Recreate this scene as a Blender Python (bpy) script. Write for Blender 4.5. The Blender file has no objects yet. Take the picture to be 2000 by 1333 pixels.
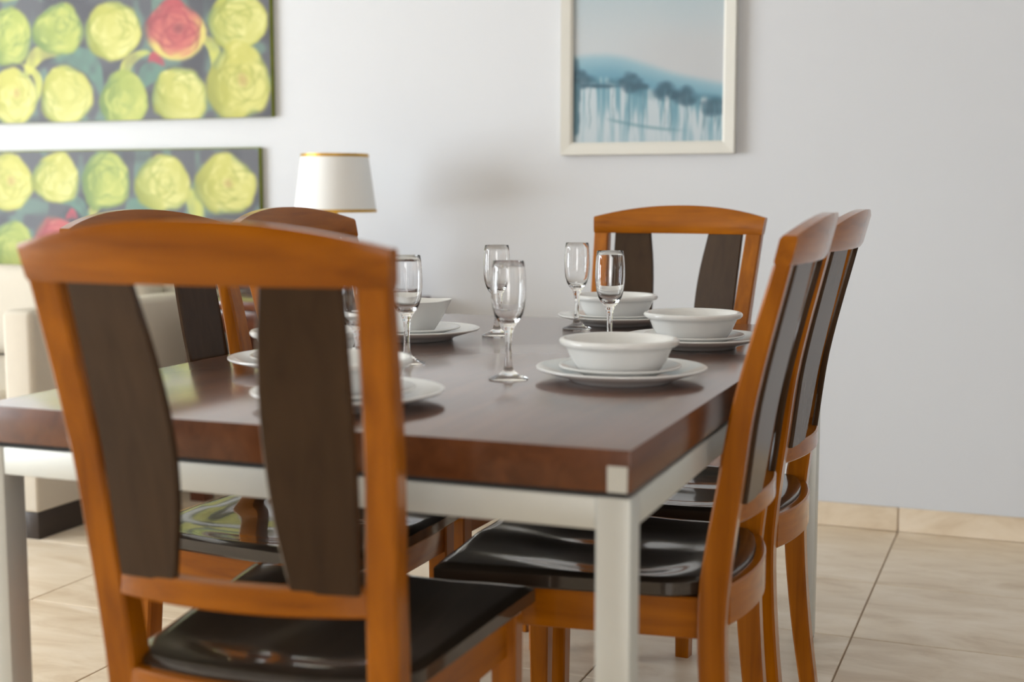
import bpy, bmesh, math, random
import numpy as np
from mathutils import Vector, Matrix

scene = bpy.context.scene
col = scene.collection
PI = math.pi

# ------------------------------------------------------------------ camera
CAM_H = 1.0703
cam_d = bpy.data.cameras.new('camera')
cam = bpy.data.objects.new('camera', cam_d)
col.objects.link(cam)
cam.location = (0, 0, CAM_H)
cam.rotation_euler = (PI / 2 - 0.1092, 0, 0)
cam_d.sensor_width = 36.0
cam_d.lens = 2601.0 / 2000 * 36
cam_d.clip_start = 0.05
cam_d.dof.use_dof = True
cam_d.dof.focus_distance = 2.75
cam_d.dof.aperture_fstop = 2.6
cam_d.dof.aperture_blades = 0
scene.camera = cam

# ------------------------------------------------------------------ frames of reference
PHI = 0.3794          # back wall / tile grid yaw
TH = 0.3661           # table yaw
WALL_N = 4.335        # distance of the back wall
TC = Vector((0.1452, 1.6007, 0))   # table corner nearest the camera
TL, TW, TZ = 1.654, 1.010, 0.760   # table length, width, height


def W(s, n, z=0.0):   # room coordinates: along the wall, towards the wall, up
    return Vector((s * math.cos(PHI) + n * math.sin(PHI), -s * math.sin(PHI) + n * math.cos(PHI), z))


def T(u, v, z=0.0):   # table coordinates from its near corner: along, across, up
    return Vector((TC.x + u * math.sin(TH) - v * math.cos(TH), TC.y + u * math.cos(TH) + v * math.sin(TH), z))


# ------------------------------------------------------------------ light and exposure
world = bpy.data.worlds.new('world')
scene.world = world
world.use_nodes = True
bg = world.node_tree.nodes['Background']
bg.inputs['Color'].default_value = (0.80, 0.88, 1.0, 1)
bg.inputs['Strength'].default_value = 1.0

S_LEFT, S_RIGHT, N_REAR, CEIL = -7.2, 3.2, -4.6, 2.75
# glazed doors in the wall to the side, a rear window added for fill
WIN_A = (-1.6, 2.3, 0.10, 2.45)      # n0, n1, z0, z1 in wall_left
WIN_FILL = (0.4, 2.9, 0.1, 2.3)      # s0, s1, z0, z1 in wall_rear


def area(name, loc, size_x, size_y, power, colr, direction):
    d = bpy.data.lights.new(name, 'AREA')
    d.shape = 'RECTANGLE'
    d.size, d.size_y, d.energy, d.color = size_x, size_y, power, colr
    o = bpy.data.objects.new(name, d)
    col.objects.link(o)
    o.location = loc
    o.rotation_euler = direction.to_track_quat('-Z', 'Y').to_euler()
    return o


xdir = W(1, 0) - W(0, 0)
ndir = W(0, 1) - W(0, 0)
area('daylight_side_window', W(S_LEFT - 0.12, (WIN_A[0] + WIN_A[1]) / 2, (WIN_A[2] + WIN_A[3]) / 2),
     WIN_A[1] - WIN_A[0], WIN_A[3] - WIN_A[2], 560, (0.88, 0.95, 1.0), xdir)
area('rear_fill_light', W((WIN_FILL[0] + WIN_FILL[1]) / 2, N_REAR - 0.12, (WIN_FILL[2] + WIN_FILL[3]) / 2),
     WIN_FILL[1] - WIN_FILL[0], WIN_FILL[3] - WIN_FILL[2], 90, (1.0, 0.97, 0.93), ndir)  # added fill source behind the camera, lights the chair backs

scene.view_settings.view_transform = 'Standard'
scene.view_settings.look = 'None'
scene.view_settings.gamma = 1.0
scene.view_settings.use_curve_mapping = False
scene.view_settings.exposure = -0.20


# ------------------------------------------------------------------ materials
def srgb(r, g, b):
    f = lambda c: c / 12.92 if c <= 0.04045 else ((c + 0.055) / 1.055) ** 2.4
    return (f(r / 255), f(g / 255), f(b / 255), 1)


def new_mat(name):
    m = bpy.data.materials.new(name)
    m.use_nodes = True
    return m, m.node_tree, m.node_tree.nodes['Principled BSDF']


def plain(name, c, rough=0.5, metal=0.0, coat=0.0, bump=0.0, bscale=60, var=0.0, vscale=8, spec=0.5):
    m, t, b = new_mat(name)
    b.inputs['Base Color'].default_value = c
    b.inputs['Roughness'].default_value = rough
    b.inputs['Metallic'].default_value = metal
    b.inputs['Coat Weight'].default_value = coat
    b.inputs['Coat Roughness'].default_value = 0.12
    b.inputs['Specular IOR Level'].default_value = spec
    tc = t.nodes.new('ShaderNodeTexCoord')
    if var > 0:
        n = t.nodes.new('ShaderNodeTexNoise')
        n.inputs['Scale'].default_value = vscale
        n.inputs['Detail'].default_value = 5
        t.links.new(tc.outputs['Object'], n.inputs['Vector'])
        mx = t.nodes.new('ShaderNodeMixRGB')
        mx.inputs[1].default_value = tuple(x * (1 - var) for x in c[:3]) + (1,)
        mx.inputs[2].default_value = tuple(min(1, x * (1 + var)) for x in c[:3]) + (1,)
        t.links.new(n.outputs['Fac'], mx.inputs[0])
        t.links.new(mx.outputs[0], b.inputs['Base Color'])
    if bump > 0:
        n2 = t.nodes.new('ShaderNodeTexNoise')
        n2.inputs['Scale'].default_value = bscale
        n2.inputs['Detail'].default_value = 4
        t.links.new(tc.outputs['Object'], n2.inputs['Vector'])
        bp = t.nodes.new('ShaderNodeBump')
        bp.inputs['Strength'].default_value = bump
        bp.inputs['Distance'].default_value = 0.003
        t.links.new(n2.outputs['Fac'], bp.inputs['Height'])
        t.links.new(bp.outputs[0], b.inputs['Normal'])
    return m


def wood(name, dark, light, axis, rough=0.35, coat=0.0, scale=9.0, spec=0.15, coat_rough=0.14, coat_ior=1.5):
    m, t, b = new_mat(name)
    tc = t.nodes.new('ShaderNodeTexCoord')
    mp = t.nodes.new('ShaderNodeMapping')
    sc = [scale * 5, scale * 5, scale * 5]
    sc[axis] = scale * 0.35
    mp.inputs['Scale'].default_value = sc
    t.links.new(tc.outputs['Object'], mp.inputs['Vector'])
    n = t.nodes.new('ShaderNodeTexNoise')
    n.inputs['Scale'].default_value = 1.0
    n.inputs['Detail'].default_value = 6
    n.inputs['Distortion'].default_value = 0.6
    t.links.new(mp.outputs[0], n.inputs['Vector'])
    n2 = t.nodes.new('ShaderNodeTexNoise')
    n2.inputs['Scale'].default_value = 7.0
    n2.inputs['Detail'].default_value = 2
    t.links.new(tc.outputs['Object'], n2.inputs['Vector'])
    ad = t.nodes.new('ShaderNodeMath')
    ad.operation = 'MULTIPLY_ADD'
    ad.inputs[1].default_value = 0.45
    t.links.new(n2.outputs['Fac'], ad.inputs[0])
    t.links.new(n.outputs['Fac'], ad.inputs[2])
    r = t.nodes.new('ShaderNodeValToRGB')
    r.color_ramp.elements[0].position = 0.48
    r.color_ramp.elements[0].color = dark
    r.color_ramp.elements[1].position = 0.98
    r.color_ramp.elements[1].color = light
    t.links.new(ad.outputs[0], r.inputs[0])
    t.links.new(r.outputs[0], b.inputs['Base Color'])
    b.inputs['Roughness'].default_value = rough
    b.inputs['Coat Weight'].default_value = coat
    b.inputs['Coat Roughness'].default_value = coat_rough
    b.inputs['Coat IOR'].default_value = coat_ior
    b.inputs['Specular IOR Level'].default_value = spec
    bp = t.nodes.new('ShaderNodeBump')
    bp.inputs['Strength'].default_value = 0.06
    bp.inputs['Distance'].default_value = 0.002
    t.links.new(n.outputs['Fac'], bp.inputs['Height'])
    t.links.new(bp.outputs[0], b.inputs['Normal'])
    return m


def attr_mat(name, rough, bump=0.1):
    m, t, b = new_mat(name)
    a = t.nodes.new('ShaderNodeAttribute')
    a.attribute_name = 'paint'
    t.links.new(a.outputs['Color'], b.inputs['Base Color'])
    b.inputs['Roughness'].default_value = rough
    tc = t.nodes.new('ShaderNodeTexCoord')
    n = t.nodes.new('ShaderNodeTexNoise')
    n.inputs['Scale'].default_value = 300
    t.links.new(tc.outputs['Object'], n.inputs['Vector'])
    bp = t.nodes.new('ShaderNodeBump')
    bp.inputs['Strength'].default_value = bump
    bp.inputs['Distance'].default_value = 0.001
    t.links.new(n.outputs['Fac'], bp.inputs['Height'])
    t.links.new(bp.outputs[0], b.inputs['Normal'])
    return m


def tile_mat():
    m, t, b = new_mat('beige_tile')
    tc = t.nodes.new('ShaderNodeTexCoord')
    oi = t.nodes.new('ShaderNodeObjectInfo')
    av = t.nodes.new('ShaderNodeVectorMath')
    av.operation = 'ADD'
    sv = t.nodes.new('ShaderNodeVectorMath')
    sv.operation = 'SCALE'
    sv.inputs['Scale'].default_value = 37.0
    t.links.new(oi.outputs['Random'], sv.inputs[0])
    t.links.new(tc.outputs['Object'], av.inputs[0])
    t.links.new(sv.outputs[0], av.inputs[1])
    mp = t.nodes.new('ShaderNodeMapping')
    mp.inputs['Scale'].default_value = (2.2, 6.0, 3.0)
    t.links.new(av.outputs[0], mp.inputs['Vector'])
    n = t.nodes.new('ShaderNodeTexNoise')
    n.inputs['Scale'].default_value = 1.6
    n.inputs['Detail'].default_value = 8
    n.inputs['Roughness'].default_value = 0.62
    n.inputs['Distortion'].default_value = 0.8
    t.links.new(mp.outputs[0], n.inputs['Vector'])
    r = t.nodes.new('ShaderNodeValToRGB')
    e = r.color_ramp.elements
    e[0].position, e[0].color = 0.30, srgb(204, 181, 152)
    e[1].position, e[1].color = 0.72, srgb(238, 223, 203)
    x = e.new(0.5)
    x.color = srgb(226, 208, 183)
    t.links.new(n.outputs['Fac'], r.inputs[0])
    t.links.new(r.outputs[0], b.inputs['Base Color'])
    b.inputs['Roughness'].default_value = 0.32
    return m


def glass_mat():
    m, t, b = new_mat('clear_glass')
    b.inputs['Base Color'].default_value = (1, 1, 1, 1)
    b.inputs['Roughness'].default_value = 0.0
    b.inputs['IOR'].default_value = 1.45
    b.inputs['Transmission Weight'].default_value = 1.0
    return m


M = dict(
    wall=plain('white_wall_paint', srgb(210, 211, 214), 0.85, bump=0.05, bscale=90, var=0.012, vscale=1.5),
    wall_warm=plain('taupe_wall_paint', srgb(150, 126, 104), 0.85, var=0.02, vscale=2),
    ceil=plain('ceiling_paint', srgb(236, 236, 234), 0.9, var=0.01),
    grout=plain('grout', srgb(172, 150, 126), 0.9, var=0.08, vscale=30),
    tile=tile_mat(),
    oak_z=wood('honey_wood_upright', srgb(128, 67, 0), srgb(168, 96, 3), 2, 0.36, 1.0, 9, spec=0.04, coat_rough=0.16, coat_ior=1.33),
    oak_x=wood('honey_wood_across', srgb(128, 67, 0), srgb(168, 96, 3), 0, 0.36, 1.0, 9, spec=0.04, coat_rough=0.16, coat_ior=1.33),
    oak_y=wood('honey_wood_lengthwise', srgb(128, 67, 0), srgb(168, 96, 3), 1, 0.36, 1.0, 9, spec=0.04, coat_rough=0.16, coat_ior=1.33),
    wenge=wood('dark_wenge', srgb(50, 33, 19), srgb(64, 45, 28), 2, 0.40, 1.0, 9, spec=0.04, coat_rough=0.14, coat_ior=1.30),
    seat=wood('dark_seat_wood', srgb(40, 32, 25), srgb(55, 45, 36), 1, 0.35, 1.0, 9, coat_rough=0.07),
    walnut=wood('walnut_top', srgb(82, 45, 22), srgb(108, 64, 35), 1, 0.30, 1.0, 6, spec=0.5, coat_rough=0.16, coat_ior=2.0),
    walnut_edge=wood('walnut_edge_band', srgb(82, 45, 22), srgb(108, 64, 35), 1, 0.42, 1.0, 6, spec=0.05, coat_rough=0.2, coat_ior=1.36),
    steel=plain('silver_metal', srgb(198, 199, 193), 0.42, 0.35, var=0.03, vscale=20),
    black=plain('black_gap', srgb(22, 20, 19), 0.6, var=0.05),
    china=plain('white_china', srgb(236, 236, 234), 0.16, var=0.006, spec=0.5),
    glass=glass_mat(),
    fabric=plain('beige_fabric', srgb(200, 191, 176), 0.95, bump=0.35, bscale=420, var=0.03, vscale=40),
    plinth=plain('dark_plinth', srgb(48, 38, 32), 0.4, var=0.05),
    shade=plain('white_lamp_fabric', srgb(238, 238, 236), 0.8, bump=0.1, bscale=500, var=0.01),
    gold=plain('gold_trim', srgb(196, 152, 62), 0.35, 0.75, var=0.08, vscale=50),
    ceramic=plain('cream_ceramic', srgb(226, 220, 206), 0.2, var=0.02),
    mahog=wood('red_brown_wood', srgb(84, 44, 28), srgb(112, 64, 42), 0, 0.25, 0.6, 7),
    frame=plain('white_frame_paint', srgb(216, 213, 204), 0.45, var=0.01),
    edge=plain('canvas_edge_print', srgb(120, 128, 30), 0.8, var=0.35, vscale=14),
    linen=plain('canvas_back', srgb(200, 190, 170), 0.9, var=0.05),
    roses=attr_mat('rose_print', 0.55),
    land=attr_mat('landscape_print', 0.5),
    winframe=plain('window_frame_white', srgb(232, 232, 230), 0.4, var=0.01),
    rubber=plain('black_rubber', srgb(30, 30, 30), 0.7, var=0.05),
)


# ------------------------------------------------------------------ mesh helpers
def finish(name, me, mat, parent=None, sharp=38, loc=None, rot=None):
    if isinstance(mat, str):
        mat = M[mat]
    if not me.materials:
        me.materials.append(mat)
    for p in me.polygons:
        p.use_smooth = True
    me.set_sharp_from_angle(angle=math.radians(sharp))
    o = bpy.data.objects.new(name, me)
    col.objects.link(o)
    if parent is not None:
        o.parent = parent
    if loc is not None:
        o.location = loc
    if rot is not None:
        o.rotation_euler = rot
    return o


def mesh_from(verts, faces, name='m'):
    me = bpy.data.meshes.new(name)
    me.from_pydata([tuple(v) for v in verts], [], faces)
    bm = bmesh.new()
    bm.from_mesh(me)
    bmesh.ops.recalc_face_normals(bm, faces=bm.faces)
    bm.to_mesh(me)
    bm.free()
    me.update()
    return me


def box_mesh(x0, x1, y0, y1, z0, z1, bevel=0.003, seg=2):
    bm = bmesh.new()
    bmesh.ops.create_cube(bm, size=1.0)
    for v in bm.verts:
        v.co = ((x0 + x1) / 2 + v.co.x * (x1 - x0), (y0 + y1) / 2 + v.co.y * (y1 - y0), (z0 + z1) / 2 + v.co.z * (z1 - z0))
    if bevel > 0:
        bmesh.ops.bevel(bm, geom=bm.edges[:], offset=bevel, segments=seg, profile=0.5, affect='EDGES')
    me = bpy.data.meshes.new('box')
    bm.to_mesh(me)
    bm.free()
    return me


def box(name, b, mat, parent=None, bevel=0.003, seg=2):
    return finish(name, box_mesh(*b, bevel=bevel, seg=seg), mat, parent)


def loft(rings, closed_ring=True):
    k = len(rings[0])
    V = [p for r in rings for p in r]
    F = []
    for i in range(len(rings) - 1):
        for j in range(k):
            a, b_ = i * k + j, i * k + (j + 1) % k
            F.append((a, b_, b_ + k, a + k))
    F.append(tuple(range(k))[::-1])
    F.append(tuple(range((len(rings) - 1) * k, len(rings) * k)))
    return mesh_from(V, F)


def rect_ring(x0, x1, y0, y1, c):   # chamfered rectangle, 8 points (a, b)
    return [(x0 + c, y0), (x1 - c, y0), (x1, y0 + c), (x1, y1 - c), (x1 - c, y1), (x0 + c, y1), (x0, y1 - c), (x0, y0 + c)]


def lathe_mesh(profile, n=48):
    V, F, rings = [], [], []
    for r, z in profile:
        if r < 1e-6:
            rings.append([len(V)])
            V.append((0, 0, z))
        else:
            rings.append(list(range(len(V), len(V) + n)))
            V += [(r * math.cos(2 * PI * k / n), r * math.sin(2 * PI * k / n), z) for k in range(n)]
    for a, b in zip(rings, rings[1:]):
        if len(a) == 1 and len(b) == 1:
            continue
        for k in range(n):
            k2 = (k + 1) % n
            if len(a) == 1:
                F.append((a[0], b[k2], b[k]))
            elif len(b) == 1:
                F.append((a[k], a[k2], b[0]))
            else:
                F.append((a[k], a[k2], b[k2], b[k]))
    return mesh_from(V, F)


def interp(tab, z):
    for (z0, y0), (z1, y1) in zip(tab, tab[1:]):
        if z <= z1:
            t = (z - z0) / (z1 - z0)
            return y0 + (y1 - y0) * t
    return tab[-1][1]


def smooth_tab(tab, zs):
    # Catmull-Rom through a small table
    xs = [a for a, _ in tab]
    ys = [b for _, b in tab]
    out = []
    for z in zs:
        i = 0
        while i < len(xs) - 2 and z > xs[i + 1]:
            i += 1
        h = xs[i + 1] - xs[i]
        t = (z - xs[i]) / h
        m0 = (ys[i + 1] - ys[max(i - 1, 0)]) / (xs[i + 1] - xs[max(i - 1, 0)])
        j = min(i + 2, len(xs) - 1)
        m1 = (ys[j] - ys[i]) / (xs[j] - xs[i])
        out.append((2 * t**3 - 3 * t**2 + 1) * ys[i] + (t**3 - 2 * t**2 + t) * h * m0 + (-2 * t**3 + 3 * t**2) * ys[i + 1] + (t**3 - t**2) * h * m1)
    return out


def empty(name, loc, rz=0.0):
    o = bpy.data.objects.new(name, None)
    o.empty_display_size = 0.1
    col.objects.link(o)
    o.location = loc
    o.rotation_euler = (0, 0, rz)
    return o


def tag(o, label=None, cat=None, group=None, kind=None):
    if label:
        o['label'] = label
    if cat:
        o['category'] = cat
    if group:
        o['group'] = group
    if kind:
        o['kind'] = kind
    return o


def copy_tree(o, parent=None):
    c = o.copy()
    col.objects.link(c)
    c.parent = parent
    for ch in list(o.children):
        copy_tree(ch, c)
    return c


# ------------------------------------------------------------------ room shell
def slab(name, s0, s1, n0, n1, z0, z1, mat, parent=None):
    r = finish(name, box_mesh(s0, s1, n0, n1, z0, z1, bevel=0), mat, parent)
    if parent is None:
        r.rotation_euler = (0, 0, -PHI)
        tag(r, kind='structure')
    return r


floor = slab('floor', S_LEFT - 0.2, S_RIGHT + 0.2, N_REAR - 0.2, WALL_N + 0.15, -0.10, -0.0045, 'grout')
TS = 0.5175
s_lines = [-0.397 + TS * k for k in range(-14, 8)]
n_lines = [WALL_N, 3.712, 3.226, 2.730] + [2.730 - 0.5 * k for k in range(1, 15)]
G = 0.0022
tile_cache = {}
for i in range(len(s_lines) - 1):
    for j in range(len(n_lines) - 1):
        s0, s1, n1, n0 = s_lines[i], s_lines[i + 1], n_lines[j], n_lines[j + 1]
        s0, s1, n0 = max(s0, S_LEFT), min(s1, S_RIGHT), max(n0, N_REAR)
        if s1 - s0 < 0.02 or n1 - n0 < 0.02:
            continue
        a, b = round((s1 - s0) / 2 - G, 4), round((n1 - n0) / 2 - G, 4)
        if (a, b) not in tile_cache:
            me = box_mesh(-a, a, -b, b, -0.008, 0, bevel=0.0012, seg=1)
            me.materials.append(M['tile'])
            tile_cache[(a, b)] = me
        o = bpy.data.objects.new('tile', tile_cache[(a, b)])
        col.objects.link(o)
        o.parent = floor
        o.location = ((s0 + s1) / 2, (n0 + n1) / 2, 0)

ceiling = slab('ceiling', S_LEFT - 0.2, S_RIGHT + 0.2, N_REAR - 0.2, WALL_N + 0.15, CEIL, CEIL + 0.1, 'ceil')
wall_back = slab('wall_back', S_LEFT - 0.2, S_RIGHT + 0.2, WALL_N, WALL_N + 0.15, -0.1, CEIL, 'wall')
wall_right = slab('wall_right', S_RIGHT, S_RIGHT + 0.2, N_REAR - 0.2, WALL_N, -0.1, CEIL, 'wall')


def joined_boxes(name, boxes, mat):
    bm = bmesh.new()
    for b in boxes:
        me = box_mesh(*b, bevel=0)
        bm.from_mesh(me)
        bpy.data.meshes.remove(me)
    me = bpy.data.meshes.new(name)
    bm.to_mesh(me)
    bm.free()
    o = finish(name, me, mat)
    o.rotation_euler = (0, 0, -PHI)
    return tag(o, kind='structure')


n0, n1, z0, z1 = WIN_A
joined_boxes('wall_left', [(S_LEFT - 0.2, S_LEFT, N_REAR - 0.2, n0, -0.1, CEIL), (S_LEFT - 0.2, S_LEFT, n1, WALL_N, -0.1, CEIL),
                           (S_LEFT - 0.2, S_LEFT, n0, n1, z1, CEIL), (S_LEFT - 0.2, S_LEFT, n0, n1, -0.1, z0)], 'wall')
s0, s1, z0, z1 = WIN_FILL
joined_boxes('wall_rear', [(S_LEFT, s0, N_REAR - 0.2, N_REAR, -0.1, CEIL), (s1, S_RIGHT, N_REAR - 0.2, N_REAR, -0.1, CEIL),
                           (s0, s1, N_REAR - 0.2, N_REAR, z1, CEIL), (s0, s1, N_REAR - 0.2, N_REAR, -0.1, z0)], 'wall_warm')
# frames in the side window and the added rear fill opening
n0, n1, z0, z1 = WIN_A
t = 0.05
joined_boxes('window_1', [(S_LEFT - 0.10, S_LEFT - 0.04, n0, n1, z0, z0 + t), (S_LEFT - 0.10, S_LEFT - 0.04, n0, n1, z1 - t, z1)] +
             [(S_LEFT - 0.10, S_LEFT - 0.04, c - t / 2, c + t / 2, z0, z1) for c in (n0 + t / 2, (n0 + n1) / 2, n1 - t / 2)], 'winframe')
s0, s1, z0, z1 = WIN_FILL
joined_boxes('fill_window', [(s0, s1, N_REAR - 0.10, N_REAR - 0.04, z0, z0 + t), (s0, s1, N_REAR - 0.10, N_REAR - 0.04, z1 - t, z1)] +
             [(c - t / 2, c + t / 2, N_REAR - 0.10, N_REAR - 0.04, z0, z1) for c in (s0 + t / 2, (s0 + s1) / 2, s1 - t / 2)], 'winframe')

# tiled skirting along the back wall: every piece a tile
bb = slab('baseboard_back', S_LEFT, S_RIGHT, WALL_N - 0.0075, WALL_N, 0.0, 0.074, 'grout')
for i in range(len(s_lines) - 1):
    s0, s1 = max(s_lines[i], S_LEFT), min(s_lines[i + 1], S_RIGHT)
    if s1 - s0 < 0.05:
        continue
    me = box_mesh(-(s1 - s0) / 2 + G, (s1 - s0) / 2 - G, -0.011, 0, 0.001, 0.078, bevel=0.0015, seg=1)
    o = finish('skirting_tile', me, 'tile', bb)
    o.location = ((s0 + s1) / 2, WALL_N - 0.0005, 0)

# ------------------------------------------------------------------ dining table
table = empty('dining_table', T(TL / 2, TW / 2), -TH)
tag(table, 'rectangular dining table with thick walnut-brown top and silver metal legs', 'table')
hw, hl = TW / 2, TL / 2
TT = 0.055
tt = box('tabletop', (-hw, hw, -hl, hl, TZ - TT, TZ), 'walnut', table, bevel=0.0025)
tt.data.materials.append(M['walnut_edge'])
for p_ in tt.data.polygons:
    if abs(p_.normal.z) < 0.6:
        p_.material_index = 1
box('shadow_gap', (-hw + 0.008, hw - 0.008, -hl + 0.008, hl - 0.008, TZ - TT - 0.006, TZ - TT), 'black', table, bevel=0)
lw = 0.045
za1, za0 = TZ - TT - 0.006, TZ - TT - 0.006 - 0.042
for sx in (-1, 1):
    for sy in (-1, 1):
        x0, x1 = sorted((sx * hw, sx * (hw - lw)))
        y0, y1 = sorted((sy * hl, sy * (hl - lw)))
        lg = box('leg', (x0, x1, y0, y1, 0.008, za1), 'steel', table, bevel=0.0025)
        box('foot_cap', (x0 + 0.002, x1 - 0.002, y0 + 0.002, y1 - 0.002, 0.0005, 0.008), 'rubber', lg, bevel=0.001)
for sy in (-1, 1):
    y0, y1 = sorted((sy * (hl - 0.001), sy * (hl - lw + 0.004)))
    box('apron_rail', (-hw + lw, hw - lw, y0, y1, za0, za1 - 0.0005), 'steel', table, bevel=0.002)
for sx in (-1, 1):
    x0, x1 = sorted((sx * (hw - 0.001), sx * (hw - lw + 0.004)))
    box('apron_rail', (x0, x1, -hl + lw, hl - lw, za0, za1 - 0.0005), 'steel', table, bevel=0.002)

for sx in (-1, 1):  # thin silver patch on the front edge near each corner
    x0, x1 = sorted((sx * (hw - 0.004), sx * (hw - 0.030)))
    box('corner_patch', (x0, x1, -hl - 0.0006, -hl + 0.001, TZ - TT + 0.001, TZ - TT + 0.034), 'steel', table, bevel=0.0003, seg=1)

# ------------------------------------------------------------------ dining chairs
BACK = [(0.0, -0.034), (0.15, -0.015), (0.30, -0.003), (0.42, 0.0), (0.52, -0.009), (0.62, -0.022), (0.76, -0.042), (0.97, -0.092), (1.045, -0.111)]
DEEP = [(0.0, 0.034), (0.30, 0.042), (0.48, 0.045), (0.76, 0.034), (0.97, 0.026)]
OUTW = [(0.0, 0.412), (0.45, 0.408), (0.60, 0.421), (0.97, 0.468)]
PW = 0.042
RAIL_B, RAIL_E, RAIL_P = 0.968, 1.012, 1.043


def yb(z):
    return smooth_tab(BACK, [z])[0]


def chair_parts():
    parts = []
    # rear posts, floor to top rail
    for sx in (-1, 1):
        rings = []
        for k in range(25):
            z = RAIL_B * k / 24
            wo = interp(OUTW, z) / 2
            y0 = yb(z)
            d = interp(DEEP, z)
            x0, x1 = sorted((sx * wo, sx * (wo - PW)))
            rings.append([(a, b, z) for a, b in rect_ring(x0, x1, y0, y0 + d, 0.004)])
        parts.append(('rear_post', loft(rings), 'oak_z'))
    # arched top rail
    rings = []
    nseg = 20
    for k in range(nseg + 1):
        t = -1 + 2 * k / nseg
        zt = RAIL_E + (RAIL_P - RAIL_E) * (1 - abs(t) ** 2.1)
        bow = 0.026 * (1 - t * t)
        ring = []
        for a, b in rect_ring(0, 1, 0, 1, 0.12):
            # a: across thickness, b: bottom to top
            z = RAIL_B + b * (zt - RAIL_B)
            half = (0.469 + 0.010 * b) / 2
            y = yb(z) - bow + a * 0.026
            ring.append((t * half, y, z))
        rings.append(ring)
    parts.append(('top_rail', loft(rings), 'oak_x'))
    # lower back rail, bowed backwards
    rings = []
    hl_ = 0.420 / 2 - PW + 0.004
    for k in range(15):
        t = -1 + 2 * k / 14
        y = yb(0.582) - 0.030 * (1 - t * t) + 0.003
        rings.append([(t * hl_, y + a, b) for a, b in rect_ring(0, 0.022, 0.564, 0.599, 0.003)])
    parts.append(('lower_back_rail', loft(rings), 'oak_x'))
    # rail behind the seat
    rings = []
    hl_ = 0.408 / 2 - PW + 0.004
    for k in range(15):
        t = -1 + 2 * k / 14
        y = -0.002 - 0.027 * (1 - t * t)
        rings.append([(t * hl_, y + a, b) for a, b in rect_ring(0, 0.020, 0.398, 0.464, 0.003)])
    parts.append(('seat_back_rail', loft(rings), 'oak_x'))
    # two dark splats
    for sx in (-1, 1):
        rings = []
        for k in range(13):
            f = k / 12
            z = 0.594 + f * (RAIL_B + 0.006 - 0.594)
            xin = smooth_tab([(0, 0.078), (0.25, 0.063), (0.5, 0.059), (0.75, 0.066), (1, 0.082)], [f])[0]
            xout = 0.164 + 0.015 * f
            x0, x1 = sorted((sx * xin, sx * xout))
            rings.append([(a, yb(z) - 0.027 * (1 - (a / 0.225) ** 2) + 0.007 + b, z) for a, b in rect_ring(x0, x1, 0, 0.012, 0.003)])
        parts.append(('back_splat', loft(rings), 'wenge'))
    # saddle seat
    SZ, ST, Y0, Y1, WR, WF = 0.475, 0.030, 0.012, 0.468, 0.157, 0.240
    N = 40
    V, F = [], []

    def outline(a, b):
        # a in -1..1 across, b in 0..1 rear to front; posts notch the rear corners
        wid = WR + (WF - WR) * min(1, max(0, b / 0.16)) ** 0.8 * 0.42 + (WF - WR) * 0.58 * b
        r = 0.05
        y = Y0 + (Y1 - Y0) * b
        # bowed rear and front edges
        y += -0.022 * (1 - b) ** 6 * (1 - a * a) + 0.012 * b ** 4 * (1 - a * a)
        x = a * wid
        return x, y

    def hollow(x, y):
        q = abs(x / 0.168) ** 2.4 + abs((y - 0.185) / (0.118 if y < 0.185 else 0.17)) ** 2.4
        bowl = 1 / (1 + q ** 3.2)
        chan = 0.0
        for c in (-0.088, 0.088):
            qc = ((x - c) / 0.072) ** 2 + ((y - 0.30) / 0.20) ** 2
            chan = max(chan, 1 / (1 + qc ** 2.4))
        d = 0.0105 * bowl + 0.0045 * chan
        return d
    for i in range(N + 1):
        for j in range(N + 1):
            a, b = -1 + 2 * i / N, j / N
            x, y = outline(a, b)
            e = max(abs(a), abs(2 * b - 1))
            ed = (1 - e) * WF
            drop = 0.0
            if ed < 0.008:
                drop = 0.006 * (1 - ed / 0.008) ** 2
            V.append((x, y, SZ - hollow(x, y) - drop))
    idx = lambda i, j: i * (N + 1) + j
    for i in range(N):
        for j in range(N):
            F.append((idx(i, j), idx(i + 1, j), idx(i + 1, j + 1), idx(i, j + 1)))
    loop = [(i, 0) for i in range(N)] + [(N, j) for j in range(N)] + [(i, N) for i in range(N, 0, -1)] + [(0, j) for j in range(N, 0, -1)]
    base = len(V)
    for i, j in loop:
        x, y, z = V[idx(i, j)]
        V.append((x, y, SZ - ST + 0.004))
    base2 = len(V)
    for i, j in loop:
        x, y, z = V[idx(i, j)]
        V.append((x * 0.985, 0.25 + (y - 0.25) * 0.985, SZ - ST))
    L = len(loop)
    for k in range(L):
        k2 = (k + 1) % L
        F.append((idx(*loop[k]), idx(*loop[k2]), base + k2, base + k))
        F.append((base + k, base + k2, base2 + k2, base2 + k))
    F.append(tuple(range(base2, base2 + L)))
    parts.append(('seat', mesh_from(V, F), 'seat'))
    # front legs
    for sx in (-1, 1):
        rings = []
        for z, h in ((0.0, 0.016), (0.25, 0.019), (0.444, 0.020)):
            rings.append([(sx * 0.208 + a, 0.425 + b, z) for a, b in rect_ring(-h, h, -h, h, 0.003)])
        parts.append(('front_leg', loft(rings), 'oak_z'))
    # seat aprons
    parts.append(('front_apron', box_mesh(-0.188, 0.188, 0.423, 0.441, 0.378, 0.4445, 0.002), 'oak_x'))
    for sx in (-1, 1):
        rings = []
        for f in (0, 1):
            x = sx * (0.178 + (0.205 - 0.178) * f)
            y = 0.036 + (0.407 - 0.036) * f
            rings.append([(x + a, y, b) for a, b in rect_ring(-0.009, 0.009, 0.378, 0.4445, 0.002)])
        parts.append(('side_apron', loft(rings), 'oak_y'))
    return parts


CH_PARTS = chair_parts()
for nm, me, mt in CH_PARTS:
    me.materials.append(M[mt])


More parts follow.
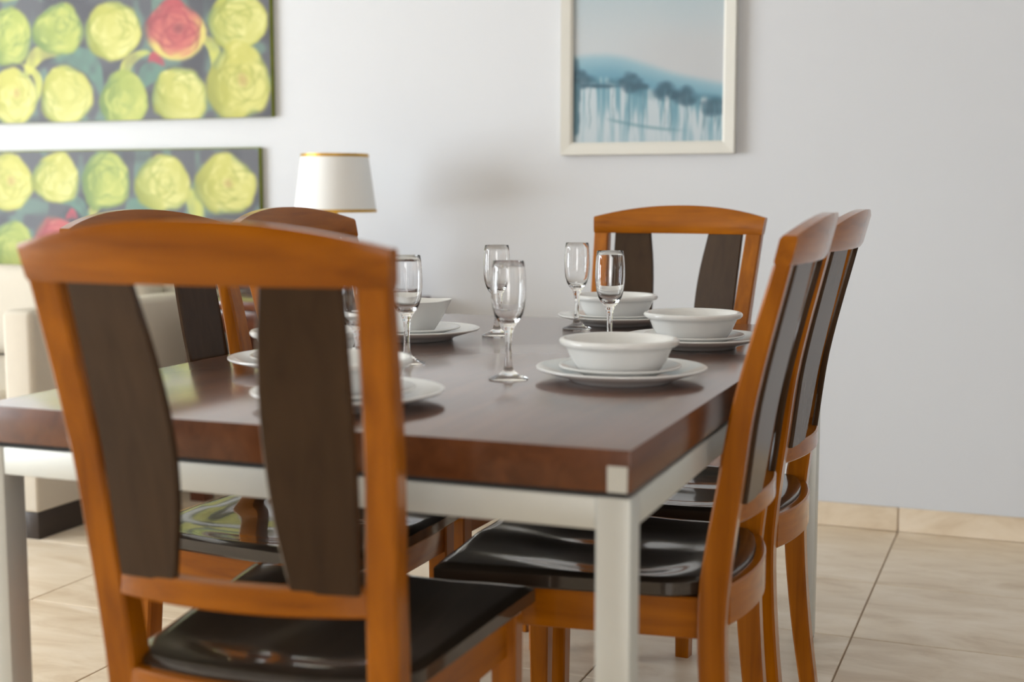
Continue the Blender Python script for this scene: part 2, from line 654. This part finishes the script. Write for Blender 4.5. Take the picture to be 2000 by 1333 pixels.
def make_chair(loc, yaw, label):
    root = empty('dining_chair', (loc[0], loc[1], 0), yaw)
    tag(root, label, 'chair', 'dining chairs around the table')
    for nm, me, mt in CH_PARTS:
        finish(nm, me, M[mt], root)
    return root


def CT(u, v):
    p = T(u, v)
    return (p.x, p.y)


chairA = make_chair((-0.3320, 1.6154), -0.300, 'dining chair at the near head of the table, seen from behind')
chairF = make_chair((0.404, 3.4875), 2.680, 'dining chair at the far head of the table, facing the camera')
chairB = make_chair((0.393, 2.185), 1.245, 'near side-on dining chair beside the front silver table leg')
chairC = make_chair(CT(1.125, -0.020), 1.20, 'farther side-on dining chair, partly hidden behind the near one')
chairD = make_chair(CT(0.595, TW + 0.028), -PI / 2 - TH - 0.02, 'dining chair beside the sofa, seat reflecting yellow-green canvas')
chairE = make_chair(CT(1.145, TW + 0.026), -PI / 2 - TH - 0.05, 'dining chair with its back rail in front of the lampshade')


# ------------------------------------------------------------------ tableware
PLATE = [(0, 0.004), (0.070, 0.004), (0.078, 0.0), (0.084, 0.0), (0.088, 0.004), (0.105, 0.010), (0.141, 0.0205), (0.1435, 0.0225),
         (0.1435, 0.0245), (0.1415, 0.0255), (0.138, 0.0245), (0.110, 0.0155), (0.096, 0.010), (0.088, 0.0085), (0, 0.0085)]
SIDE = [(0, 0.003), (0.050, 0.003), (0.056, 0.0), (0.061, 0.0), (0.064, 0.003), (0.076, 0.008), (0.101, 0.0150), (0.103, 0.0165),
        (0.103, 0.0182), (0.1015, 0.019), (0.099, 0.0182), (0.080, 0.0125), (0.069, 0.0085), (0.062, 0.007), (0, 0.007)]
BOWL = [(0, 0.005), (0.058, 0.005), (0.062, 0.0), (0.067, 0.0), (0.071, 0.004), (0.080, 0.018), (0.088, 0.036), (0.0905, 0.041), (0.0975, 0.043),
        (0.1005, 0.046), (0.1010, 0.050), (0.099, 0.053), (0.095, 0.0545), (0.0905, 0.0530), (0.087, 0.047), (0.083, 0.035), (0.075, 0.018), (0.066, 0.009), (0.055, 0.0075), (0, 0.0075)]
GLASS = [(0, 0.0), (0.0325, 0.0), (0.0338, 0.0012), (0.0338, 0.0024), (0.030, 0.0042), (0.018, 0.0090), (0.0100, 0.0150), (0.0066, 0.024), (0.0054, 0.040),
         (0.0054, 0.060), (0.0064, 0.075), (0.0080, 0.083), (0.0098, 0.0862), (0.0094, 0.0885), (0.0115, 0.0915), (0.0180, 0.099), (0.0235, 0.109),
         (0.0272, 0.122), (0.0292, 0.138), (0.0297, 0.152), (0.0292, 0.170), (0.0278, 0.188), (0.0262, 0.2002), (0.02595, 0.2005),
         (0.0257, 0.2000), (0.0272, 0.188), (0.0286, 0.170), (0.0290, 0.152), (0.0284, 0.138), (0.0262, 0.122), (0.0220, 0.110), (0.0150, 0.1022), (0.0075, 0.0990), (0, 0.0982)]
plate_me, side_me, bowl_me, glass_me = lathe_mesh(PLATE, 72), lathe_mesh(SIDE, 64), lathe_mesh(BOWL, 64), lathe_mesh(GLASS, 48)
for me in (plate_me, side_me, bowl_me):
    me.materials.append(M['china'])
glass_me.materials.append(M['glass'])


def square_bowl_mesh():
    rings = []
    prof = [(0.000, 0.004), (0.034, 0.004), (0.036, 0.0), (0.042, 0.0), (0.046, 0.004), (0.060, 0.030), (0.075, 0.064), (0.0765, 0.0665),
            (0.075, 0.0675), (0.0725, 0.0655), (0.058, 0.032), (0.044, 0.010), (0.034, 0.0075), (0.0, 0.0075)]
    n = 64
    V, F = [], []
    R = []
    for r, z in prof:
        if r == 0:
            R.append([len(V)])
            V.append((0, 0, z))
            continue
        R.append(list(range(len(V), len(V) + n)))
        for k in range(n):
            a = 2 * PI * k / n
            c, s = math.cos(a), math.sin(a)
            q = (abs(c) ** 6 + abs(s) ** 6) ** (-1 / 6)
            lift = 0.0012 * (z / 0.07) ** 2 * (q - 1.0) / 0.12
            V.append((r * q * c, r * q * s, z + lift))
    for a, b in zip(R, R[1:]):
        for k in range(n):
            k2 = (k + 1) % n
            if len(a) == 1:
                F.append((a[0], b[k2], b[k]))
            elif len(b) == 1:
                F.append((a[k], a[k2], b[0]))
            else:
                F.append((a[k], a[k2], b[k2], b[k]))
    me = mesh_from(V, F)
    me.materials.append(M['china'])
    return me


sq_me = square_bowl_mesh()


def put(name, me, mat, x, y, z, label, cat, group, rz=0.0):
    o = finish(name, me, mat, None, 50, (x, y, z), (0, 0, rz))
    return tag(o, label, cat, group)


ZT = TZ + 0.0003
# each place setting: position, offset of bowl, words that single it out
SETTINGS = [
    ((0.590, 0.185), 'in front of the near side-on chair', 'bowl'),
    ((1.125, 0.185), 'in front of the farther side-on chair', 'bowl'),
    ((1.530, 0.470), 'at the far head of the table', 'bowl'),
    ((1.060, 0.790), 'under the square bowl', 'square'),
    ((0.530, 0.747), 'beside the sofa-side chair, partly hidden', 'bowl'),
    ((0.193, 0.490), 'at the near head of the table', 'bowl'),
]
for (u, v), words, kind in SETTINGS:
    p = T(u, v)
    put('dinner_plate', plate_me, 'china', p.x, p.y, ZT, 'large round white dinner plate ' + words, 'plate', 'white dinner plates')
    put('side_plate', side_me, 'china', p.x - 0.002, p.y + 0.002, ZT + 0.0088, 'smaller white plate stacked on the dinner plate ' + words if kind == 'bowl' else 'smaller white plate directly beneath the square bowl', 'plate', 'white side plates')
    if kind == 'bowl':
        put('soup_bowl', bowl_me, 'china', p.x - 0.004, p.y + 0.003, ZT + 0.0180, 'round white bowl with rolled rim ' + words, 'bowl', 'round white bowls')
    else:
        put('square_bowl', sq_me, 'china', p.x - 0.011, p.y, ZT + 0.0162, 'white square bowl with straight flaring sides', 'bowl', None, -0.55)

GLASSES = [
    ((0.535, 0.367), 'closest clear stemmed glass, standing beside the near round white bowl'),
    ((1.183, 0.645), 'clear stemmed glass behind the closest glass, beside the square bowl'),
    ((1.387, 0.526), 'clear stemmed glass beside the plate at the far head of the table'),
    ((0.985, 0.325), 'clear stemmed glass rising behind the near white bowl'),
    ((0.662, 0.617), 'clear stemmed glass beside the post of the near chair'),
    ((0.400, 0.580), 'clear stemmed glass in the slit between dark splat and post'),
    ((0.330, 0.672), 'clear stemmed glass almost hidden behind the dark splat'),
]
for (u, v), label in GLASSES:
    p = T(u, v)
    put('wine_glass', glass_me, 'glass', p.x, p.y, ZT, label, 'glass', 'stemmed glasses on the table')


# ------------------------------------------------------------------ pictures
def paint_grid(name, w, h, fn, mat, parent, y, step=0.0045):
    nx, nz = max(2, int(w / step)), max(2, int(h / step))
    xs = np.linspace(-w / 2, w / 2, nx + 1)
    zs = np.linspace(0, h, nz + 1)
    X, Z = np.meshgrid(xs, zs)
    co = np.stack([X.ravel(), np.full(X.size, y), Z.ravel()], 1)
    me = bpy.data.meshes.new(name)
    me.vertices.add(len(co))
    me.vertices.foreach_set('co', co.ravel())
    i, j = np.meshgrid(np.arange(nx), np.arange(nz))
    a = (j * (nx + 1) + i).ravel()
    quads = np.stack([a, a + 1, a + nx + 2, a + nx + 1], 1)
    me.loops.add(quads.size)
    me.loops.foreach_set('vertex_index', quads.ravel().astype(np.int32))
    me.polygons.add(len(quads))
    me.polygons.foreach_set('loop_start', np.arange(0, quads.size, 4, dtype=np.int32))
    me.update(calc_edges=True)
    me.validate()
    rgb = fn(X.ravel(), Z.ravel())
    rgb = np.clip(rgb, 0, 255) / 255
    rgb = rgb * 0.90
    lin = np.where(rgb <= 0.04045, rgb / 12.92, ((rgb + 0.055) / 1.055) ** 2.4)
    at = me.color_attributes.new('paint', 'FLOAT_COLOR', 'POINT')
    at.data.foreach_set('color', np.concatenate([lin, np.ones((len(lin), 1))], 1).ravel().astype(np.float32))
    me.materials.append(M[mat])
    o = bpy.data.objects.new(name, me)
    col.objects.link(o)
    o.parent = parent
    return o


def vnoise(x, y, seed):
    xi, yi = np.floor(x).astype(int), np.floor(y).astype(int)
    fx, fy = x - xi, y - yi
    fx, fy = fx * fx * (3 - 2 * fx), fy * fy * (3 - 2 * fy)

    def h(a, b):
        n = np.sin(a * 127.1 + b * 311.7 + seed * 74.7) * 43758.5453
        return n - np.floor(n)
    return (h(xi, yi) * (1 - fx) + h(xi + 1, yi) * fx) * (1 - fy) + (h(xi, yi + 1) * (1 - fx) + h(xi + 1, yi + 1) * fx) * fy


def mix(a, b, t):
    return a * (1 - t[:, None]) + np.array(b, float) * t[:, None]


def sst(a, b, x):
    t = np.clip((x - a) / (b - a), 0, 1)
    return t * t * (3 - 2 * t)


def rose_painter(roses, leaves, seed):
    def fn(x, z):
        wx = x + 0.022 * (vnoise(x * 9, z * 9, seed) - 0.5) + 0.006 * (vnoise(x * 40, z * 40, seed + 2) - 0.5)
        wz = z + 0.022 * (vnoise(x * 9 + 9, z * 9, seed + 3) - 0.5) + 0.006 * (vnoise(x * 40 + 5, z * 40, seed + 4) - 0.5)
        n1 = vnoise(x * 22, z * 16, seed + 1)
        c = np.tile(np.array((86, 86, 92), float), (len(x), 1))
        c = mix(c, (104, 128, 118), sst(0.45, 0.8, n1))
        c = mix(c, (66, 64, 72), sst(0.5, 0.9, vnoise(x * 9 + 4, z * 12, seed + 8)))
        for (lx, lz, l, wd, ang, cc) in leaves:
            ca, sa = math.cos(ang), math.sin(ang)
            p = (wx - lx) * ca + (wz - lz) * sa
            q = -(wx - lx) * sa + (wz - lz) * ca
            d = (p / l) ** 2 + ((q + 2.0 * p * p / l * 0.3) / wd) ** 2
            c = mix(c, cc, (1 - sst(0.5, 1.2, d)) * (0.55 + 0.45 * vnoise(x * 30, z * 30, seed + 15)))
        for k, (rx, rz, a, b, kind, tilt) in enumerate(roses):
            rnd = random.Random(seed * 100 + k)
            near = (np.abs(x - rx) < 1.5 * a) & (np.abs(z - rz) < 1.5 * b)
            if not near.any():
                continue
            X_, Z_ = wx[near], wz[near]
            P, Q = (X_ - rx) / a, (Z_ - rz) / b
            cc = c[near]
            tex = vnoise(X_ * 45 + k * 7, Z_ * 28, seed + 5)
            tex2 = vnoise(X_ * 16 + k * 3, Z_ * 13, seed + 6)
            pal = {'y': ((192, 190, 86), (138, 148, 52), (232, 228, 146)), 'g': ((160, 174, 76), (98, 128, 62), (206, 208, 108)),
                   'o': ((196, 192, 84), (146, 150, 54), (230, 224, 136)), 'r': ((186, 74, 80), (140, 44, 58), (214, 120, 104))}[kind]
            sizes = [(0.42, 0.66), (0.40, 0.62), (0.30, 0.60), (0.34, 0.56), (0.22, 0.52), (0.16, 0.44), (0.12, 0.34), (0.06, 0.22)]
            a0 = tilt * 3 + rnd.uniform(0, 6.28)
            # the whole bud first
            d = np.sqrt((P / (1.0 - 0.14 * Q)) ** 2 + Q ** 2) + 0.10 * (tex2 - 0.5)
            body = mix(np.tile(np.array(pal[0], float), (len(P), 1)), pal[1], 0.9 * sst(-0.1, 0.95, -P * 0.75 - Q * 0.25 + 0.35 * (tex2 - 0.3)))
            body = mix(body, (104, 132, 98), 0.55 * sst(0.62, 1.0, d) * sst(0.45, 0.75, tex2))
            body = mix(body, pal[2], 0.85 * sst(0.35, 0.85, 0.6 * tex2 + 0.45 * (P - Q) * 0.5 + 0.3) * (1 - sst(0.75, 1.0, d)))
            if kind == 'r':
                body = mix(body, (222, 204, 108), sst(0.55, 0.85, d) * sst(-0.3, 0.3, -Q + 0.6 * P))
            m = 1 - sst(0.90, 1.06, d)
            cc = cc * (1 - m[:, None]) + body * m[:, None]
            for q_, (off, rad) in enumerate(sizes):
                an = a0 + q_ * 2.4
                px_, pz_ = off * math.cos(an) + 0.08, off * math.sin(an) + 0.04
                e = np.sqrt(((P - px_) / rad) ** 2 + ((Q - pz_) / (rad * 0.9)) ** 2) + 0.22 * (tex2 - 0.5)
                e2 = np.sqrt(((P - px_ * 0.7) / rad) ** 2 + ((Q - pz_ * 0.7 + 0.05) / rad) ** 2)
                edge = (1 - sst(0.03, 0.16, np.abs(e - 0.98))) * m
                inside = (1 - sst(0.92, 1.02, e)) * m
                cc = mix(cc, pal[2] if q_ % 2 else pal[0], 0.30 * inside * (0.4 + 0.8 * tex))
                cc = mix(cc, pal[1], (0.34 if q_ < 5 else 0.22) * edge * sst(0.25, 0.7, tex2))
                cc = mix(cc, pal[2], 0.5 * (1 - sst(0.02, 0.16, np.abs(e - 0.82))) * m * sst(0.45, 0.85, tex))
            if kind in 'or':
                hd = np.sqrt((P - 0.1) ** 2 + (Q - 0.05) ** 2)
                cc = mix(cc, (176, 140, 78) if kind == 'o' else (112, 40, 54), 0.55 * (1 - sst(0.05, 0.24, hd)) * m)
            c[near] = cc
        return c
    return fn


# canvases: pixel -> canvas coordinates on the wall
def canvas(label, s_right, z0, z1, width, roses_px, leaves_px, px2s, py2z, seed):
    s0 = s_right - width
    root = empty('canvas_print', W((s0 + s_right) / 2, WALL_N, z0), -PHI)
    tag(root, label, 'canvas', 'rose canvases on the wall')
    h = z1 - z0
    box('stretcher', (-width / 2, width / 2, -0.024, -0.001, 0, h), 'edge', root, bevel=0.002)
    cx = (s0 + s_right) / 2
    rnd = random.Random(seed)
    roses = [(px2s(a) - cx, py2z(b) - z0, ra * 0.00242, rb * 0.00186, k, t) for a, b, ra, rb, k, t in roses_px]
    # the print goes on past the picture edge
    xx = min(r[0] for r in roses) - 0.24
    while xx > -width / 2 - 0.1:
        for rowz in (0.115, 0.345, 0.56):
            roses.append((xx + rnd.uniform(-.03, .03), rowz + rnd.uniform(-.03, .03), 0.12, 0.11, rnd.choice('ygo'), rnd.uniform(-.4, .4)))
        xx -= 0.245
    leaves = [(px2s(a) - cx, py2z(b) - z0, l * 0.0024, wd * 0.0019, an, cc) for a, b, l, wd, an, cc in leaves_px]
    paint_grid('rose_print', width - 0.004, h - 0.004, rose_painter(roses, leaves, seed), 'roses', root, -0.0248)
    bpy.context.view_layer.update()
    return root


LG, TEAL, RED = (206, 206, 96), (96, 134, 118), (190, 66, 80)
canvas('wide rose canvas with one red rose, hanging above the other canvas', -2.676, 1.360, 1.890, 1.55,
       [(36, 46, 50, 62, 'g', .2), (140, 40, 52, 56, 'g', -.1), (247, 48, 58, 62, 'y', .1), (480, 40, 56, 58, 'y', 0), (365, 52, 56, 60, 'r', 0),
        (38, 176, 50, 66, 'o', 0), (147, 180, 52, 66, 'y', .1), (262, 190, 50, 62, 'g', 0), (370, 182, 54, 58, 'y', -.1), (480, 160, 58, 80, 'o', 0),
        (36, -86, 50, 60, 'y', 0), (140, -92, 52, 60, 'o', 0), (250, -90, 54, 60, 'g', .2), (362, -88, 54, 60, 'y', 0), (474, -92, 54, 60, 'y', 0)],
       [(85, 95, 50, 16, .5, LG), (275, 120, 46, 14, .8, LG), (330, 110, 14, 14, 0, RED), (190, 110, 60, 26, -.6, TEAL), (320, 140, 46, 20, .2, TEAL),
        (438, 100, 40, 16, -1.2, LG), (90, 140, 40, 12, -1.2, LG)],
       lambda a: -3.977 + a * (1.299 / 537), lambda b: 1.360 + (233 - b) * 0.001864, 12)
canvas('wide rose canvas hanging lower, just above the sofa back', -2.735, 0.715, 1.248, 1.55,
       [(28, 352, 52, 62, 'o', 0), (122, 345, 50, 54, 'y', 0), (225, 348, 50, 66, 'g', 0), (335, 356, 54, 62, 'y', .1), (450, 356, 56, 66, 'o', 0),
        (26, 488, 52, 66, 'g', 0), (118, 470, 50, 56, 'r', .4), (228, 482, 52, 60, 'y', 0), (338, 480, 54, 60, 'y', 0), (450, 486, 54, 60, 'g', 0)],
       [(200, 400, 50, 13, .8, LG), (152, 412, 13, 11, 0, RED), (170, 395, 40, 16, -.6, TEAL), (285, 405, 46, 22, .3, TEAL), (396, 395, 14, 36, .2, LG)],
       lambda a: -3.983 + a * (1.249 / 513), lambda b: 0.715 + (552 - b) * 0.00204, 7)


def landscape(x, z):
    # x -0.255..0.255, z 0..: misty hill with dark trees and running paint
    w = 0.51
    f = x / w + 0.5
    n = vnoise(x * 8, z * 6, 2)
    c = mix(np.tile(np.array((206, 212, 216), float), (len(x), 1)), (184, 202, 210), sst(0.30, 0.60, z + 0.05 * n))
    c = mix(c, (206, 206, 208), 0.6 * sst(0.42, 0.30, z) * sst(0.2, 0.7, f))
    hill = 0.285 - 0.10 * sst(0.2, 1.1, f) + 0.004 * np.sin(f * 9)
    below = sst(0.012, -0.022, z - hill + 0.012 * (n - 0.5))
    hc = mix(np.tile(np.array((158, 194, 208), float), (len(x), 1)), (112, 164, 186), sst(0.0, -0.08, z - hill))
    c = c * (1 - below[:, None]) + hc * below[:, None]
    ridge = 0.205 - 0.075 * sst(0.25, 1.05, f) + 0.012 * np.sin(f * 7 + 1)
    low = sst(0.012, -0.014, z - ridge)
    streak = 0.55 * vnoise(x * 60, z * 6, 5) + 0.45 * vnoise(x * 150, z * 14, 8)
    lc = mix(np.tile(np.array((204, 216, 222), float), (len(x), 1)), (112, 162, 180), 0.95 * sst(0.36, 0.72, streak) * (0.35 + 0.65 * sst(-0.22, -0.02, z - ridge)))
    lc = mix(lc, (78, 124, 142), sst(-0.045, -0.005, z - ridge) * sst(0.25, 0.7, vnoise(x * 26, z * 18, 6)))
    c = c * (1 - low[:, None]) + lc * low[:, None]
    for bx, bz, ra, rb in ((0.385, 0.196, .072, .030), (0.45, 0.186, .050, .012), (0.625, 0.172, .062, .030), (0.75, 0.150, .066, .034), (0.69, 0.160, .05, .018), (0.94, 0.112, .080, .028), (0.04, 0.205, .070, .028), (0.01, 0.14, .030, .12), (0.20, .186, .13, .007)):
        d = ((f - bx) / ra * (0.51 / 0.62)) ** 2 + ((z - bz + 0.02 * (n - .5)) / rb) ** 2
        d = d + 0.9 * (vnoise(x * 45, z * 55, 9) - 0.5)
        c = mix(c, (66, 100, 118), 0.85 * (1 - sst(0.1, 1.5, d)))
    for bx, z0_, z1_, wd in ((0.38, 0.02, .18, .006), (0.66, 0.01, .16, .007), (0.62, .03, .17, .004), (0.88, 0.02, .12, .012), (0.95, 0.04, .12, .010), (0.98, 0.02, .12, .012), (0.77, .05, .15, .005), (0.11, .03, .2, .005), (0.27, .05, .18, .004), (0.48, .06, .17, .004), (0.015, 0.0, .2, .022)):
        d = np.abs(f - bx + 0.004 * np.sin(z * 60)) / wd
        c = mix(c, (92, 136, 152), 0.55 * (1 - sst(0.4, 1.4, d)) * sst(z0_, z0_ + .04, z) * sst(z1_ + .01, z1_ - .01, z))
    d = np.abs(z - (0.075 - 0.13 * (f - 0.25) + 0.10 * (f - .25) ** 2)) / 0.006
    c = mix(c, (106, 150, 164), 0.55 * (1 - sst(0.3, 1.5, d)) * sst(.2, .3, f) * sst(.8, .6, f))
    return c


FS0, FS1, FZ0, FZ1 = -1.541, -0.944, 1.205, 2.060
fr = empty('framed_picture', W((FS0 + FS1) / 2, WALL_N, FZ0), -PHI)
tag(fr, 'misty blue landscape in a white wooden frame on the wall', 'picture')
fw, fh, fb, fd = (FS1 - FS0) / 2, FZ1 - FZ0, 0.042, 0.030


def mitre(pts_out, pts_in):
    # one frame side as a bevelled moulding: outer pair, inner pair, depth
    (ox0, oz0), (ox1, oz1) = pts_out
    (ix0, iz0), (ix1, iz1) = pts_in
    r0 = [(ox0, -0.001, oz0), (ox0, -fd + 0.003, oz0), (ox0 * .97 + ix0 * .03, -fd, oz0 * .97 + iz0 * .03), (ix0 * .8 + ox0 * .2, -fd + .004, iz0 * .8 + oz0 * .2), (ix0, -fd + 0.010, iz0), (ix0, -0.001, iz0)]
    r1 = [(ox1, -0.001, oz1), (ox1, -fd + 0.003, oz1), (ox1 * .97 + ix1 * .03, -fd, oz1 * .97 + iz1 * .03), (ix1 * .8 + ox1 * .2, -fd + .004, iz1 * .8 + oz1 * .2), (ix1, -fd + 0.010, iz1), (ix1, -0.001, iz1)]
    return loft([r0, r1])


O = [(-fw, 0), (fw, 0), (fw, fh), (-fw, fh)]
I = [(-fw + fb, fb), (fw - fb, fb), (fw - fb, fh - fb), (-fw + fb, fh - fb)]
for k in range(4):
    k2 = (k + 1) % 4
    finish('frame_side', mitre((O[k], O[k2]), (I[k], I[k2])), 'frame', fr, 25)
pg = paint_grid('landscape_print', 2 * (fw - fb), fh - 2 * fb, landscape, 'land', fr, -0.012, 0.0028)
pg.location = (0, 0, fb)

# ------------------------------------------------------------------ sofa
SF = empty('sofa', W(-2.873 - 0.95, 3.77, 0), -PHI)
tag(SF, 'beige fabric sofa with tall arms on a dark plinth', 'sofa')
hx, f0, f1 = 0.95, -0.545, 0.495       # half length, front and back edges


def cushion(name, b, parent, r=0.04, puff=0.012):
    x0, x1, y0, y1, z0, z1 = b
    me = box_mesh(*b, bevel=r, seg=5)
    cx, cy, cz = (x0 + x1) / 2, (y0 + y1) / 2, (z0 + z1) / 2
    for v in me.vertices:
        fx = 1 - min(1, abs((v.co.x - cx) / ((x1 - x0) / 2))) ** 2
        v.co.z += puff * fx * (1 if v.co.z > cz else 0)
    return finish(name, me, 'fabric', parent, 60)


cushion('base', (-hx, hx, f0, f1, 0.085, 0.30), SF, 0.010, 0)
for sx in (-1, 1):
    x0, x1 = sorted((sx * hx, sx * (hx - 0.118)))
    cushion('arm', (x0, x1, f0, f1, 0.28, 0.715), SF, 0.022, 0.004)
cushion('backrest', (-hx + 0.118, hx - 0.118, f1 - 0.16, f1, 0.28, 0.74), SF, 0.03, 0.004)
for k in (-1, 0):
    xa = -hx + 0.12 + (k + 1) * (hx - 0.12)
    cushion('seat_cushion', (xa + 0.003, xa + hx - 0.123, f0 - 0.01, f1 - 0.18, 0.302, 0.46), SF, 0.04, 0.015)
    cushion('back_cushion', (xa + 0.005, xa + hx - 0.125, f1 - 0.34, f1 - 0.165, 0.465, 0.80), SF, 0.06, 0.02)
for sx in (-1, 1):
    x0, x1 = sorted((sx * (hx - 0.002), sx * (hx - 0.10)))
    for y0 in (f0 + 0.002, f1 - 0.302):
        box('plinth_foot', (x0, x1, y0, y0 + 0.30, 0.0005, 0.086), 'plinth', SF, bevel=0.003)

# ------------------------------------------------------------------ side table and lamp
ST_ = empty('side_table', W(-2.40, 4.075, 0), -PHI)
tag(ST_, 'red-brown wooden side table under the lamp, beside the sofa', 'table')
box('tabletop', (-0.37, 0.37, -0.235, 0.235, 0.680, 0.712), 'mahog', ST_, bevel=0.004)
for sx in (-1, 1):
    for sy in (-1, 1):
        box('leg', (sx * 0.325 - 0.030, sx * 0.325 + 0.030, sy * 0.195 - 0.030, sy * 0.195 + 0.030, 0.0005, 0.680), 'mahog', ST_, bevel=0.003)
box('apron', (-0.295, 0.295, -0.215, -0.195, 0.60, 0.680), 'mahog', ST_, bevel=0.002)
box('apron', (-0.295, 0.295, 0.195, 0.215, 0.60, 0.680), 'mahog', ST_, bevel=0.002)

LP = empty('table_lamp', W(-2.240, 4.00, 0.7125), -PHI)
tag(LP, 'table lamp with white tapered shade edged in gold', 'lamp')
z_s0, z_s1 = 1.013 - 0.7125, 1.208 - 0.7125
r0, r1 = 0.139, 0.113
lp_shade = finish('lamp_shade', lathe_mesh([(r0, z_s0), (r1, z_s1), (r1 - 0.002, z_s1), (r0 - 0.002, z_s0), (r0, z_s0)], 64), 'shade', LP)
bh = 0.009


def rr(z):
    return r0 + (r1 - r0) * (z - z_s0) / (z_s1 - z_s0)


for za, zb in ((z_s0, z_s0 + bh), (z_s1 - bh, z_s1)):
    finish('gold_band', lathe_mesh([(rr(za) + 0.0012, za - 0.0006), (rr(zb) + 0.0012, zb + 0.0006), (rr(zb) - 0.003, zb + 0.0006), (rr(za) - 0.003, za - 0.0006), (rr(za) + 0.0012, za - 0.0006)], 64), 'gold', lp_shade)
finish('lamp_base', lathe_mesh([(0, 0), (0.070, 0), (0.072, 0.006), (0.066, 0.014), (0.040, 0.022), (0.050, 0.05), (0.072, 0.10), (0.074, 0.14), (0.055, 0.19), (0.026, 0.225), (0.020, 0.24), (0, 0.242)], 48), 'ceramic', LP)
finish('stem', lathe_mesh([(0, 0.24), (0.008, 0.24), (0.008, z_s1 - 0.02), (0.013, z_s1 - 0.018), (0.010, z_s1 - 0.005), (0, z_s1 - 0.004)], 24), 'gold', LP)
for k in range(3):
    a = k * 2 * PI / 3
    rg = [[(0.004 * math.cos(q) * -math.sin(a) + r * math.cos(a) * 1, 0.004 * math.cos(q) * math.cos(a) + r * math.sin(a), z_s1 - 0.012 + 0.003 * math.sin(q)) for q in (0, PI / 2, PI, 3 * PI / 2)] for r in (0.006, r1 - 0.002)]
    finish('shade_spoke', loft(rg), 'gold', LP)
